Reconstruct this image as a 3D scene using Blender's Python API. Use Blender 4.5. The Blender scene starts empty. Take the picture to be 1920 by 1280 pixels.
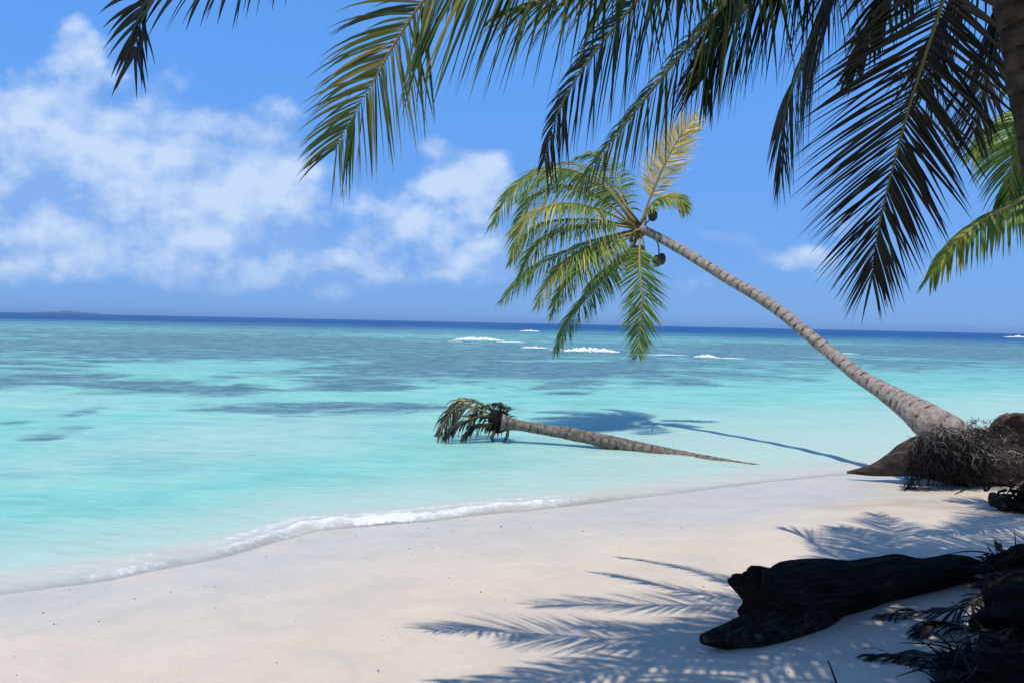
import bpy, math, random
import numpy as np
from mathutils import Vector, Matrix

R = math.radians
scene = bpy.context.scene
COL = scene.collection

# ------------------------------------------------------------------ camera
F_PX = 1387.0                                  # focal length in pixels of the 1920 px wide photograph
CAM = Vector((0, 0, 2.0))
PITCH, ROLL = math.atan(35 / F_PX), R(1.19)
fwd = Vector((0, math.cos(PITCH), -math.sin(PITCH)))
r0 = Vector((1, 0, 0)); u0 = r0.cross(fwd)
rgt = math.cos(ROLL) * r0 + math.sin(ROLL) * u0
upv = -math.sin(ROLL) * r0 + math.cos(ROLL) * u0
cam_data = bpy.data.cameras.new('camera')
cam_data.sensor_width = 36; cam_data.lens = F_PX / 1920 * 36
cam_data.clip_start = 0.05; cam_data.clip_end = 30000
cam = bpy.data.objects.new('camera', cam_data); COL.objects.link(cam)
M = Matrix((rgt, upv, -fwd)).transposed().to_4x4(); M.translation = CAM
cam.matrix_world = M
scene.camera = cam

def ray(px, py):
    return fwd + rgt * ((px - 960) / F_PX) + upv * ((640 - py) / F_PX)
def P(px, py, d):
    v = ray(px, py); return CAM + v * (d / v.y)

# ------------------------------------------------------------------ exposure, sun, sky
scene.view_settings.view_transform = 'Standard'
scene.view_settings.look = 'None'
scene.view_settings.exposure = 0.0
scene.view_settings.gamma = 1.0
scene.view_settings.use_curve_mapping = False

SHIFT = Vector((0.16, 0.316, -1.0)).normalized()     # direction the sunlight travels
SUN_EL = math.asin(-SHIFT.z)
sun_data = bpy.data.lights.new('sun', 'SUN'); sun_data.energy = 3.9; sun_data.angle = R(0.5)
sun_data.color = (1.0, 0.93, 0.82)
sun = bpy.data.objects.new('sun', sun_data); COL.objects.link(sun)
sun.rotation_euler = SHIFT.to_track_quat('-Z', 'Y').to_euler()
sun.location = (0, 0, 30)

def build_world():
    w = bpy.data.worlds.new('World'); scene.world = w; w.use_nodes = True
    nt = w.node_tree; nt.nodes.clear()
    N = lambda t, **k: _node(nt, t, k)
    L = nt.links.new
    sky = N('ShaderNodeTexSky'); sky.sky_type = 'NISHITA'; sky.sun_disc = False
    sky.sun_elevation = SUN_EL
    sky.sun_rotation = math.atan2(-SHIFT.x, -SHIFT.y)
    sky.altitude = 0; sky.air_density = 1.0; sky.dust_density = 0.0; sky.ozone_density = 1.5
    tint = N('ShaderNodeMix', data_type='RGBA', blend_type='MULTIPLY'); tint.inputs[0].default_value = 1
    L(sky.outputs[0], tint.inputs[6]); tint.inputs[7].default_value = SKY_TINT
    bg = N('ShaderNodeBackground'); bg.inputs[1].default_value = SKY_STRENGTH
    # cumulus clouds, laid out by direction in the sky
    geo = N('ShaderNodeTexCoord')
    sep = N('ShaderNodeSeparateXYZ'); L(geo.outputs['Generated'], sep.inputs[0])
    def math_(op, a, b=None, c=None, clamp=False):
        n = N('ShaderNodeMath', operation=op); n.use_clamp = clamp
        for i, v in enumerate((a, b, c)):
            if v is None: continue
            if isinstance(v, (int, float)): n.inputs[i].default_value = v
            else: L(v, n.inputs[i])
        return n.outputs[0]
    ay = math_('MAXIMUM', math_('ABSOLUTE', sep.outputs[1]), 0.08)
    u = math_('DIVIDE', sep.outputs[0], ay)
    v = math_('DIVIDE', sep.outputs[2], ay)
    uv = N('ShaderNodeCombineXYZ'); L(u, uv.inputs[0]); L(v, uv.inputs[1])
    gr = N('ShaderNodeValToRGB'); L(sep.outputs[2], gr.inputs[0])
    e = gr.color_ramp.elements
    while len(e) < 5: e.new(.5)
    for i, (p_, c_) in enumerate(SKY_GRAD): e[i].position = p_; e[i].color = tuple(x / 1.0 for x in c_) + (1,)
    sc = N('ShaderNodeVectorMath', operation='SCALE'); L(gr.outputs[0], sc.inputs[0]); sc.inputs['Scale'].default_value = 1 / SKY_STRENGTH
    sm = N('ShaderNodeMix', data_type='RGBA'); sm.inputs[0].default_value = .9
    L(tint.outputs[2], sm.inputs[6]); L(sc.outputs[0], sm.inputs[7]); L(sm.outputs[2], bg.inputs[0])
    def noise(scale, detail, rough, off, vec=None, sy=1.2):
        mp = N('ShaderNodeMapping'); mp.inputs['Scale'].default_value = (1, sy, 1); mp.inputs['Location'].default_value = (off, off * .7, 0)
        L(vec or uv.outputs[0], mp.inputs[0])
        n = N('ShaderNodeTexNoise'); n.inputs['Scale'].default_value = scale
        n.inputs['Detail'].default_value = detail; n.inputs['Roughness'].default_value = rough
        L(mp.outputs[0], n.inputs['Vector']); return n.outputs[0]
    dens = None
    for (px, py, rx, ry, amp) in CLOUDS:
        d = ray(px, py)
        cu, cv = d.x / d.y, d.z / d.y
        a = math_('DIVIDE', math_('SUBTRACT', u, cu), rx / F_PX)
        b = math_('DIVIDE', math_('SUBTRACT', v, cv), ry / F_PX)
        e = math_('ADD', math_('MULTIPLY', a, a), math_('MULTIPLY', b, b))
        e = math_('MULTIPLY', math_('POWER', 2.7, math_('MULTIPLY', e, -1.0)), amp)
        dens = e if dens is None else math_('ADD', dens, e)
    n1 = noise(8.0, 9, .56, 3.1)
    off = N('ShaderNodeVectorMath', operation='ADD'); L(uv.outputs[0], off.inputs[0]); off.inputs[1].default_value = (-.010, .022, 0)
    n1b = noise(8.0, 9, .56, 3.1, off.outputs[0])
    n2 = noise(3.0, 4, .5, 7.7, sy=2.2)
    x = math_('ADD', dens, math_('MULTIPLY', math_('SUBTRACT', n1, .5), 2.0))
    x = math_('ADD', x, math_('MULTIPLY', math_('SUBTRACT', n2, .5), .8))
    up = N('ShaderNodeMapRange'); up.interpolation_type = 'SMOOTHSTEP'
    L(x, up.inputs[0]); up.inputs[1].default_value = .38; up.inputs[2].default_value = .88
    up.inputs[3].default_value = 0; up.inputs[4].default_value = .82
    # light tops, bluish bases
    n3 = noise(4.6, 7, .6, 1.3, sy=1.8)
    br = N('ShaderNodeMapRange')
    L(math_('ADD', math_('MULTIPLY', math_('SUBTRACT', n1, n1b), 3.2), math_('ADD', math_('MULTIPLY', math_('SUBTRACT', n3, .5), 2.4), math_('ADD', math_('MULTIPLY', x, .22), math_('MULTIPLY', v, .9)))), br.inputs[0])
    br.inputs[1].default_value = -.05; br.inputs[2].default_value = .85
    cc = N('ShaderNodeMix', data_type='RGBA'); L(br.outputs[0], cc.inputs[0])
    cc.inputs[6].default_value = (.255, .46, .87, 1); cc.inputs[7].default_value = (.66, .80, 1.0, 1)
    cb = N('ShaderNodeBackground'); L(cc.outputs[2], cb.inputs[0]); cb.inputs[1].default_value = 1.0
    # only above the horizon
    hz = N('ShaderNodeMapRange'); L(v, hz.inputs[0]); hz.inputs[1].default_value = 0.0; hz.inputs[2].default_value = .06
    fac = math_('MULTIPLY', up.outputs[0], hz.outputs[0], clamp=True)
    mx = N('ShaderNodeMixShader'); L(fac, mx.inputs[0]); L(bg.outputs[0], mx.inputs[1]); L(cb.outputs[0], mx.inputs[2])
    out = N('ShaderNodeOutputWorld'); L(mx.outputs[0], out.inputs[0])

def _node(nt, t, k):
    n = nt.nodes.new(t)
    for a, b in k.items(): setattr(n, a, b)
    return n

SKY_STRENGTH = 0.10
SKY_TINT = (.6, .8, 1.1, 1)
SKY_GRAD = [(0, (.19, .41, .82)), (.12, (.165, .395, .90)), (.32, (.125, .375, .95)), (.6, (.12, .30, .76)), (1, (.13, .24, .50))]
CLOUDS = [(20, 235, 240, 120, 1.0), (155, 75, 50, 75, .95), (330, 295, 240, 105, .95), (430, 230, 60, 40, .3), (130, 380, 340, 85, .9), (450, 350, 140, 65, .8),
          (880, 325, 115, 75, 1.0), (810, 270, 35, 22, .5), (735, 395, 90, 45, .62), (470, 455, 340, 50, .56), (200, 490, 420, 65, .60), (760, 515, 460, 50, .52), (1500, 520, 420, 40, .42),
          (1300, 425, 30, 16, .5), (1380, 445, 60, 20, .85), (1470, 478, 110, 26, .8), (1860, 440, 140, 50, .6), (930, 495, 90, 35, .5), (540, 205, 60, 35, .46), (1545, 410, 50, 40, .42), (700, 445, 40, 25, .4)]
build_world()

# ------------------------------------------------------------------ helpers
rng = random.Random(7)

def tag(o, label=None, cat=None, group=None, kind=None):
    if label: o['label'] = label
    if cat: o['category'] = cat
    if group: o['group'] = group
    if kind: o['kind'] = kind
    return o
def empty(name, loc):
    o = bpy.data.objects.new(name, None); COL.objects.link(o); o.location = loc; o.empty_display_size = .1
    return o

class MB:
    """collects points, faces and per-point values; build() links them as ONE mesh object"""
    def __init__(s): s.v = []; s.f = []; s.a = []; s.b = []
    def add(s, verts, faces, a=None, b=None):
        o = len(s.v); s.v.extend(verts); s.f.extend([tuple(i + o for i in f) for f in faces])
        n = len(verts)
        s.a.extend(a if a is not None else [0.0] * n); s.b.extend(b if b is not None else [0.0] * n)
    def build(s, name, mat, parent=None, smooth=True):
        off = Vector(parent_world(parent)) if parent else Vector((0, 0, 0))
        me = bpy.data.meshes.new(name)
        me.from_pydata([tuple(Vector(p) - off) for p in s.v], [], s.f)
        at = me.attributes.new('along', 'FLOAT', 'POINT'); at.data.foreach_set('value', np.array(s.a, np.float32))
        at = me.attributes.new('tone', 'FLOAT', 'POINT'); at.data.foreach_set('value', np.array(s.b, np.float32))
        if smooth: me.polygons.foreach_set('use_smooth', [True] * len(me.polygons))
        me.materials.append(mat); me.update()
        o = bpy.data.objects.new(name, me); COL.objects.link(o)
        if parent: o.parent = parent
        return o
def parent_world(p):
    l = Vector((0, 0, 0))
    while p is not None: l = l + p.location; p = p.parent
    return l

def catmull(pts, n):
    """n+1 points along a smooth curve through pts (tuples of any length)"""
    p = np.array([tuple(q) for q in pts], float)
    seg = np.linalg.norm(np.diff(p[:, :3], axis=0), axis=1)
    t = np.concatenate([[0], np.cumsum(np.sqrt(seg + 1e-9))])
    q = np.vstack([2 * p[0] - p[1], p, 2 * p[-1] - p[-2]])
    m = max(6, min(24, 160 // len(p)))
    S_ = (np.arange(m) / m)[None, :, None]
    a, b, c, d = (q[k:len(q) - 3 + k][:, None, :] for k in range(4))
    fine = .5 * ((2 * b) + (-a + c) * S_ + (2 * a - 5 * b + 4 * c - d) * S_ ** 2 + (-a + 3 * b - 3 * c + d) * S_ ** 3)
    fine = np.vstack([fine.reshape(-1, p.shape[1]), p[-1:]])
    L = np.concatenate([[0], np.cumsum(np.linalg.norm(np.diff(fine[:, :3], axis=0), axis=1))])
    x = np.linspace(0, L[-1], n + 1)
    return np.stack([np.interp(x, L, fine[:, j]) for j in range(fine.shape[1])], 1), L[-1]

def hash2(ix, iy, seed=0):
    h = (ix.astype(np.int64) * 374761393 + iy.astype(np.int64) * 668265263 + seed * 974711) & 0xffffffff
    h = ((h ^ (h >> 13)) * 1274126177) & 0xffffffff
    return ((h ^ (h >> 16)) & 0xffffff) / float(0xffffff)
def vnoise(x, y, seed=0):
    x = np.asarray(x, float); y = np.asarray(y, float)
    ix = np.floor(x); iy = np.floor(y); fx = x - ix; fy = y - iy
    fx = fx * fx * (3 - 2 * fx); fy = fy * fy * (3 - 2 * fy)
    a = hash2(ix, iy, seed); b = hash2(ix + 1, iy, seed); c = hash2(ix, iy + 1, seed); d = hash2(ix + 1, iy + 1, seed)
    return (a * (1 - fx) + b * fx) * (1 - fy) + (c * (1 - fx) + d * fx) * fy
def fbm(x, y, seed=0, octs=4, g=.5):
    s = 0; a = 1; t = 0
    for k in range(octs):
        s = s + a * vnoise(x * 2 ** k, y * 2 ** k, seed + k * 17); t += a; a *= g
    return s / t - .5

def tube(mb, path, seg=12, rings=40, rough=0.0, ring_amp=0.0, ring_len=.1, seed=0, cap=True, squash=1.0, tone=None, wob=None, ridge=0.0):
    """path: (x, y, z, radius) tuples; sweeps a round section along it"""
    c, L = catmull(path, rings)
    pts = c[:, :3]; rad = c[:, 3]
    T = np.gradient(pts, axis=0); T /= np.linalg.norm(T, axis=1)[:, None] + 1e-12
    ref = np.array((0, 0, 1.0)) if abs(T[0][2]) < .9 else np.array((0, 1.0, 0))
    verts = []; al = []; tn = []; faces = []
    n = ref - T[0] * ref.dot(T[0]); n /= np.linalg.norm(n)
    for i in range(len(pts)):
        n = n - T[i] * n.dot(T[i]); n /= np.linalg.norm(n); b = np.cross(T[i], n)
        s = L * i / rings
        saw = 1 + ring_amp * (1 - (s / ring_len) % 1.0) if ring_amp else 1
        if rough:
            aa = np.arange(seg) * 2 * math.pi / seg
            jag = 1 + rough * 2 * fbm(np.cos(aa) * 1.6 + seed * 3.1 + s * (wob or 6.0) * .5, np.sin(aa) * 1.6 + s * (wob or 6.0), seed) + ridge * 2 * fbm(np.cos(aa) * 5 + seed + s * 1.2, np.sin(aa) * 5 + s * 1.2, seed + 7, 3)
        for k in range(seg):
            a = 2 * math.pi * k / seg
            r = rad[i] * saw * (jag[k] if rough else 1)
            verts.append(pts[i] + r * (math.cos(a) * n + squash * math.sin(a) * b)); al.append(s); tn.append(tone if tone is not None else a)
    for i in range(len(pts) - 1):
        for k in range(seg):
            k2 = (k + 1) % seg
            faces.append((i * seg + k, i * seg + k2, (i + 1) * seg + k2, (i + 1) * seg + k))
    if cap:
        for i, rev in ((0, True), (len(pts) - 1, False)):
            o = len(verts); verts.append(pts[i]); al.append(L * i / rings); tn.append(tone if tone is not None else 0)
            for k in range(seg):
                k2 = (k + 1) % seg
                faces.append((o, i * seg + k2, i * seg + k) if rev else (o, i * seg + k, i * seg + k2))
    mb.add([Vector(v) for v in verts], faces, al, tn)

# ------------------------------------------------------------------ materials
def mat(name, build):
    m = bpy.data.materials.new(name); m.use_nodes = True; nt = m.node_tree; nt.nodes.clear()
    g = NodeKit(nt); g.out = nt.nodes.new('ShaderNodeOutputMaterial'); build(g); return m
class NodeKit:
    def __init__(s, nt): s.nt = nt
    def n(s, t, **k): return _node(s.nt, t, k)
    def link(s, a, b): s.nt.links.new(a, b)
    def set(s, sock, v):
        if isinstance(v, bpy.types.NodeSocket): s.link(v, sock)
        else: sock.default_value = v
    def math(s, op, a, b=0.0, clamp=False):
        n = s.n('ShaderNodeMath', operation=op); n.use_clamp = clamp; s.set(n.inputs[0], a); s.set(n.inputs[1], b); return n.outputs[0]
    def attr(s, name):
        return s.n('ShaderNodeAttribute', attribute_name=name).outputs['Fac']
    def pos(s): return s.n('ShaderNodeNewGeometry').outputs['Position']
    def obj(s): return s.n('ShaderNodeTexCoord').outputs['Object']
    def map(s, vec, scale=(1, 1, 1), loc=(0, 0, 0)):
        n = s.n('ShaderNodeMapping'); s.link(vec, n.inputs[0]); n.inputs['Scale'].default_value = scale; n.inputs['Location'].default_value = loc; return n.outputs[0]
    def noise(s, vec, scale, detail=4, rough=.5, dist=0):
        n = s.n('ShaderNodeTexNoise'); s.link(vec, n.inputs['Vector']); n.inputs['Scale'].default_value = scale
        n.inputs['Detail'].default_value = detail; n.inputs['Roughness'].default_value = rough; n.inputs['Distortion'].default_value = dist; return n.outputs[0]
    def voro(s, vec, scale, feature='F1'):
        n = s.n('ShaderNodeTexVoronoi'); n.feature = feature; s.link(vec, n.inputs['Vector']); n.inputs['Scale'].default_value = scale; return n.outputs[0]
    def rng(s, v, a, b, c=0.0, d=1.0, smooth=True):
        n = s.n('ShaderNodeMapRange'); n.interpolation_type = 'SMOOTHSTEP' if smooth else 'LINEAR'
        s.set(n.inputs[0], v)
        for i, x in enumerate((a, b, c, d)): n.inputs[i + 1].default_value = x
        return n.outputs[0]
    def mix(s, f, a, b, blend='MIX'):
        n = s.n('ShaderNodeMix', data_type='RGBA', blend_type=blend)
        s.set(n.inputs[0], f)
        for i, v in ((6, a), (7, b)):
            if isinstance(v, (tuple, list)): v = tuple(v) + ((1,) if len(v) == 3 else ())
            s.set(n.inputs[i], v)
        return n.outputs[2]
    def ramp(s, f, stops):
        n = s.n('ShaderNodeValToRGB'); s.set(n.inputs[0], f); e = n.color_ramp.elements
        while len(e) < len(stops): e.new(.5)
        for i, (p, c) in enumerate(stops): e[i].position = p; e[i].color = tuple(c) + (1,)
        return n.outputs[0]
    def bump(s, h, strength=.4, dist=.02, nrm=None):
        n = s.n('ShaderNodeBump'); s.set(n.inputs['Height'], h); n.inputs['Strength'].default_value = strength; n.inputs['Distance'].default_value = dist
        if nrm is not None: s.link(nrm, n.inputs['Normal'])
        return n.outputs[0]
    def bsdf(s, color, rough=.8, normal=None, spec=.3):
        n = s.n('ShaderNodeBsdfPrincipled'); s.set(n.inputs['Base Color'], tuple(color) + (1,) if isinstance(color, tuple) else color)
        s.set(n.inputs['Roughness'], rough); n.inputs['Specular IOR Level'].default_value = spec
        if normal is not None: s.link(normal, n.inputs['Normal'])
        return n.outputs[0]
    def surf(s, sh): s.link(sh, s.out.inputs['Surface'])

def leaf_material(name, stops, transl=.22, rough=.4):
    def b(g):
        c = g.ramp(g.attr('tone'), stops)
        nz = g.noise(g.pos(), 3.0, 3, .6)
        c = g.mix(g.rng(nz, .3, .7, 0, .35), c, (.03, .04, .02), 'MULTIPLY') if False else c
        d = g.bsdf(c, rough, None, .35)
        t = g.n('ShaderNodeBsdfTranslucent'); g.link(g.mix(1.0, c, (1.0, 1.15, .6), 'MULTIPLY'), t.inputs[0])
        m = g.n('ShaderNodeMixShader'); m.inputs[0].default_value = transl
        g.link(d, m.inputs[1]); g.link(t.outputs[0], m.inputs[2]); g.surf(m.outputs[0])
    return mat(name, b)
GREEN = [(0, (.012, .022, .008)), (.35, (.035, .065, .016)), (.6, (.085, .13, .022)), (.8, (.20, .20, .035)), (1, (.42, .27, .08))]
SHADED_GREEN = [(0, (.005, .009, .006)), (.5, (.014, .024, .010)), (.8, (.04, .06, .015)), (1, (.16, .11, .03))]  # leaf greens darkened to carry the shade of the crown above
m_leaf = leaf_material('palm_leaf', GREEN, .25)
m_leaf_shaded = leaf_material('palm_leaf_shaded', SHADED_GREEN, .12)
m_leaf_sun = leaf_material('palm_leaf_sunlit', [(0, (.035, .06, .022)), (.35, (.075, .15, .025)), (.62, (.19, .29, .045)), (.82, (.56, .40, .07)), (1, (.86, .61, .22))], .3)  # sunlit copy of the leaf colours, with the brightness painted in
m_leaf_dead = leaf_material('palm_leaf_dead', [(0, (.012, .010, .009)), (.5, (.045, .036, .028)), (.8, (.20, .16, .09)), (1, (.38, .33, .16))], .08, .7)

def b_midrib(g):
    c = g.ramp(g.attr('tone'), [(0, (.03, .035, .012)), (.5, (.16, .15, .045)), (1, (.36, .27, .10))])
    g.surf(g.bsdf(c, .5))
m_midrib = mat('palm_midrib', b_midrib)

def b_trunk(dark, light, scar, freq):
    def b(g):
        s = g.attr('along'); p = g.pos()
        wob = g.noise(p, 5.0, 3, .6)
        ph = g.math('ADD', g.math('MULTIPLY', s, freq), g.math('MULTIPLY', wob, 1.1))
        fr = g.math('FRACT', ph)
        ring = g.rng(fr, .02, .38, 1, 0)
        n1 = g.noise(p, 14.0, 5, .65); n2 = g.noise(p, 2.2, 3, .5)
        c = g.mix(g.rng(n1, .35, .7), dark, light)
        c = g.mix(g.rng(n2, .45, .7, 0, .5), c, tuple(x * .8 for x in light))
        sp = g.math('MULTIPLY', ring, g.rng(g.noise(p, 11.0, 3, .75), .44, .58, .10, 1))
        c = g.mix(sp, c, scar)
        h = g.math('ADD', g.math('MULTIPLY', ring, -1.0), g.math('MULTIPLY', n1, .8))
        g.surf(g.bsdf(c, .85, g.bump(h, .6, .02), .15))
    return b
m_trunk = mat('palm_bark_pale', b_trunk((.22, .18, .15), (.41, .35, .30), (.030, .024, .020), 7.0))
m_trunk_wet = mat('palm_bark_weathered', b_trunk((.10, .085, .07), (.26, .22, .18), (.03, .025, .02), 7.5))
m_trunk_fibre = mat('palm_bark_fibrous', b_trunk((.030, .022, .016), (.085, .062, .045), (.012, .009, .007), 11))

def b_wood(g):
    p = g.pos(); cv = g.n('ShaderNodeCombineXYZ'); an = g.attr('tone')
    g.link(g.math('MULTIPLY', g.attr('along'), 1.6), cv.inputs[0]); g.link(g.math('MULTIPLY', g.math('SINE', an), 4.0), cv.inputs[1]); g.link(g.math('MULTIPLY', g.math('COSINE', an), 4.0), cv.inputs[2])
    n1 = g.noise(cv.outputs[0], 2.6, 7, .68, .3); n2 = g.noise(p, 34, 4, .65)
    c = g.mix(g.rng(n1, .38, .68), (.006, .0055, .005), (.050, .043, .035))  # near-black wood colour stands in for the palm's shade on the log
    c = g.mix(g.rng(g.noise(p, 7, 5, .7), .58, .75, 0, .5), c, (.034, .034, .026))
    g.surf(g.bsdf(c, .95, g.bump(g.math('ADD', n1, g.math('MULTIPLY', n2, .35)), 1.0, .06), .08))
m_wood = mat('shaded_driftwood', b_wood)
def b_stub(g):
    p = g.pos(); cv = g.n('ShaderNodeCombineXYZ'); an = g.attr('tone')
    g.link(g.math('MULTIPLY', g.attr('along'), 3.0), cv.inputs[0]); g.link(g.math('MULTIPLY', g.math('SINE', an), 3.0), cv.inputs[1]); g.link(g.math('MULTIPLY', g.math('COSINE', an), 3.0), cv.inputs[2])
    n0 = g.noise(cv.outputs[0], 3.0, 7, .7, .4); n1 = g.noise(p, 11, 7, .72); n2 = g.noise(p, 44, 4, .65)
    c = g.mix(g.rng(n0, .36, .66), (.007, .006, .005), (.075, .066, .045))
    c = g.mix(g.rng(n1, .52, .68, 0, .8), c, (.20, .19, .135)); c = g.mix(g.rng(n1, .44, .34, 0, .8), c, (.006, .005, .004))
    g.surf(g.bsdf(c, .95, g.bump(g.math('ADD', n0, g.math('ADD', n1, g.math('MULTIPLY', n2, .5))), 1.0, .06), .1))
m_stub = mat('rotten_wood', b_stub)
def b_root(g):
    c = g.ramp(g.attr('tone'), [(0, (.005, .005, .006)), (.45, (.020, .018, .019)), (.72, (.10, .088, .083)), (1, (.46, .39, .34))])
    g.surf(g.bsdf(c, .85, None, .15))
m_root = mat('palm_root', b_root)
def b_bole(g):
    p = g.pos(); n1 = g.noise(g.map(p, (1, 1, 3)), 6, 5, .6)
    c = g.mix(g.rng(n1, .3, .7), (.022, .016, .014), (.075, .052, .042))
    g.surf(g.bsdf(c, .8, g.bump(n1, .4, .03), .2))
m_bole = mat('root_base_bark', b_bole)
def b_soil(g):
    p = g.pos(); n1 = g.noise(p, 3.2, 6, .65); n2 = g.noise(p, 22, 5, .65); n3 = g.noise(g.map(p, (1, 1, 2.5)), 1.4, 3, .5)
    c = g.mix(g.rng(n1, .35, .65), (.030, .022, .018), (.14, .10, .075))
    c = g.mix(g.math('MULTIPLY', g.rng(n3, .50, .62), g.rng(n2, .35, .6)), c, (.34, .24, .18))
    g.surf(g.bsdf(c, .95, g.bump(g.math('ADD', n1, g.math('MULTIPLY', n2, .6)), .9, .06), .1))
m_soil = mat('bank_soil', b_soil)
def b_litter(g):
    p = g.pos(); n1 = g.noise(p, 9, 7, .72); n2 = g.voro(p, 26)
    c = g.mix(g.rng(n1, .35, .68), (.004, .0035, .003), (.028, .022, .017))  # litter colour taken near black to stand for deep shade
    g.surf(g.bsdf(c, .95, g.bump(g.math('ADD', n1, g.math('MULTIPLY', n2, .5)), 1.0, .08), .08))
m_litter = mat('shaded_leaf_litter', b_litter)
def b_nut(g):
    c = g.mix(g.rng(g.noise(g.pos(), 12, 3), .4, .65), (.035, .025, .015), (.09, .075, .03)); g.surf(g.bsdf(c, .5))
m_nut = mat('coconut_husk', b_nut)

# ------------------------------------------------------------------ terrain: beach, sea
SH0 = np.array((-3.66, 5.3)); SHD = np.array((.856, .516)); SHN = np.array((.516, -.856))
def land_dist(x, y):
    """metres inland of the water's edge (negative out at sea)"""
    a = (x - SH0[0]) * SHD[0] + (y - SH0[1]) * SHD[1]
    s = (x - SH0[0]) * SHN[0] + (y - SH0[1]) * SHN[1]
    return s - np.interp(a, EDGE_A, EDGE_S) + .22 * fbm(a * .55, a * 0 + 1.7, 5, 3), a
EDGE = [(-900, 1260), (0, 1118), (200, 1090), (430, 1046), (600, 996), (830, 970), (1060, 950), (1250, 928), (1450, 902), (1620, 888), (1720, 880)]
EDGE_A, EDGE_S = [], []
for _x, _y in EDGE:
    _v = ray(_x, _y); _p = CAM + _v * (-CAM.z / _v.z)
    EDGE_A.append((_p.x - SH0[0]) * SHD[0] + (_p.y - SH0[1]) * SHD[1])
    EDGE_S.append((_p.x - SH0[0]) * SHN[0] + (_p.y - SH0[1]) * SHN[1])
def ground_z(x, y):
    x = np.asarray(x, float); y = np.asarray(y, float)
    s, a = land_dist(x, y)
    k = np.clip((a - 2) / 8, 0, 1)                              # the bottom shelves more gently on the right
    o = np.maximum(-s, 0)
    sea = -.035 * np.minimum(o, .9) - (.17 - .13 * k) * np.clip(o - .5, 0, 9) - .02 * np.clip(o - 9, 0, 50)
    z = np.where(s > 0, .066 * s / (1 + .02 * np.maximum(s, 0)), sea)
    z = z + (.03 * fbm(x * .8, y * .8, 11, 3) + .010 * fbm(x * 4, y * 4, 23, 3)) * np.clip(s / 1.5, 0.15, 1)
    return z
def G(px, py):
    """the point of the beach seen at a pixel"""
    v = ray(px, py); z = .2
    for _ in range(7):
        q = CAM + v * ((z - CAM.z) / v.z); z = float(ground_z(q.x, q.y))
    q = CAM + v * ((z - CAM.z) / v.z); q.z = z
    return q

def grid_mesh(name, X, Y, Z, material, attrs, kind='structure', flip=False):
    h, w = X.shape
    me = bpy.data.meshes.new(name)
    idx = np.arange(h * w).reshape(h, w)
    q = np.stack([idx[:-1, :-1], idx[:-1, 1:], idx[1:, 1:], idx[1:, :-1]], -1).reshape(-1, 4)
    if flip: q = q[:, ::-1]
    nf = len(q)
    me.vertices.add(h * w); me.vertices.foreach_set('co', np.stack([X, Y, Z], -1).astype(np.float32).ravel())
    me.loops.add(nf * 4); me.loops.foreach_set('vertex_index', q.astype(np.int32).ravel())
    me.polygons.add(nf); me.polygons.foreach_set('loop_start', np.arange(0, nf * 4, 4, dtype=np.int32))
    me.polygons.foreach_set('loop_total', np.full(nf, 4, np.int32)) if hasattr(me.polygons[0], 'loop_total') and False else None
    me.update(calc_edges=True); me.validate()
    me.polygons.foreach_set('use_smooth', [True] * len(me.polygons))
    for k, v in attrs.items():
        at = me.attributes.new(k, 'FLOAT', 'POINT'); at.data.foreach_set('value', v.astype(np.float32).ravel())
    me.materials.append(material)
    o = bpy.data.objects.new(name, me); COL.objects.link(o); o['kind'] = kind
    return o

def b_sand(g):
    p = g.pos(); wet = g.attr('wet')
    n1 = g.noise(p, .9, 4, .55); n2 = g.noise(p, 9, 5, .6); n3 = g.noise(p, 120, 3, .7); n4 = g.noise(p, 3.0, 4, .6)
    c = g.mix(g.rng(n1, .3, .7), (.585, .507, .413), (.645, .555, .445))
    c = g.mix(g.rng(n4, .5, .75, 0, .35), c, (.54, .465, .37))
    c = g.mix(g.rng(n3, .35, .75, 0, .28), c, (.40, .34, .27))
    fl = g.voro(p, 11.0)                                          # shell grit and bits of weed
    c = g.mix(g.math('MULTIPLY', g.rng(fl, .05, .11, 1, 0), g.rng(n2, .56, .62)), c, (.20, .16, .12))
    c = g.mix(g.math('MULTIPLY', wet, .8), c, (.55, .525, .455))
    c = g.mix(g.attr('stain'), c, (.36, .26, .16))
    mo = g.noise(g.map(p, (1.0, 1.5, 1)), 1.7, 7, .66, .6)
    c = g.mix(g.rng(mo, .48, .66, 0, .55), c, (.50, .455, .38)); c = g.mix(g.rng(mo, .47, .36, 0, .6), c, (.66, .545, .44))
    pb = g.voro(g.map(p, (1, 1, 1), (3, 1, 0)), 26.0)
    c = g.mix(g.math('MULTIPLY', g.rng(pb, .08, .16, 1, 0), g.rng(g.noise(p, 2.3, 4, .6), .54, .64, 0, .9)), c, (.34, .29, .22))
    h = g.math('ADD', g.math('MULTIPLY', n2, .5), g.math('ADD', g.math('MULTIPLY', n3, .12), n4))
    g.surf(g.bsdf(c, g.rng(wet, 0, 1, .95, .35), g.bump(h, .5, .035), .25))
m_sand = mat('coral_sand', b_sand)

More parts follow.
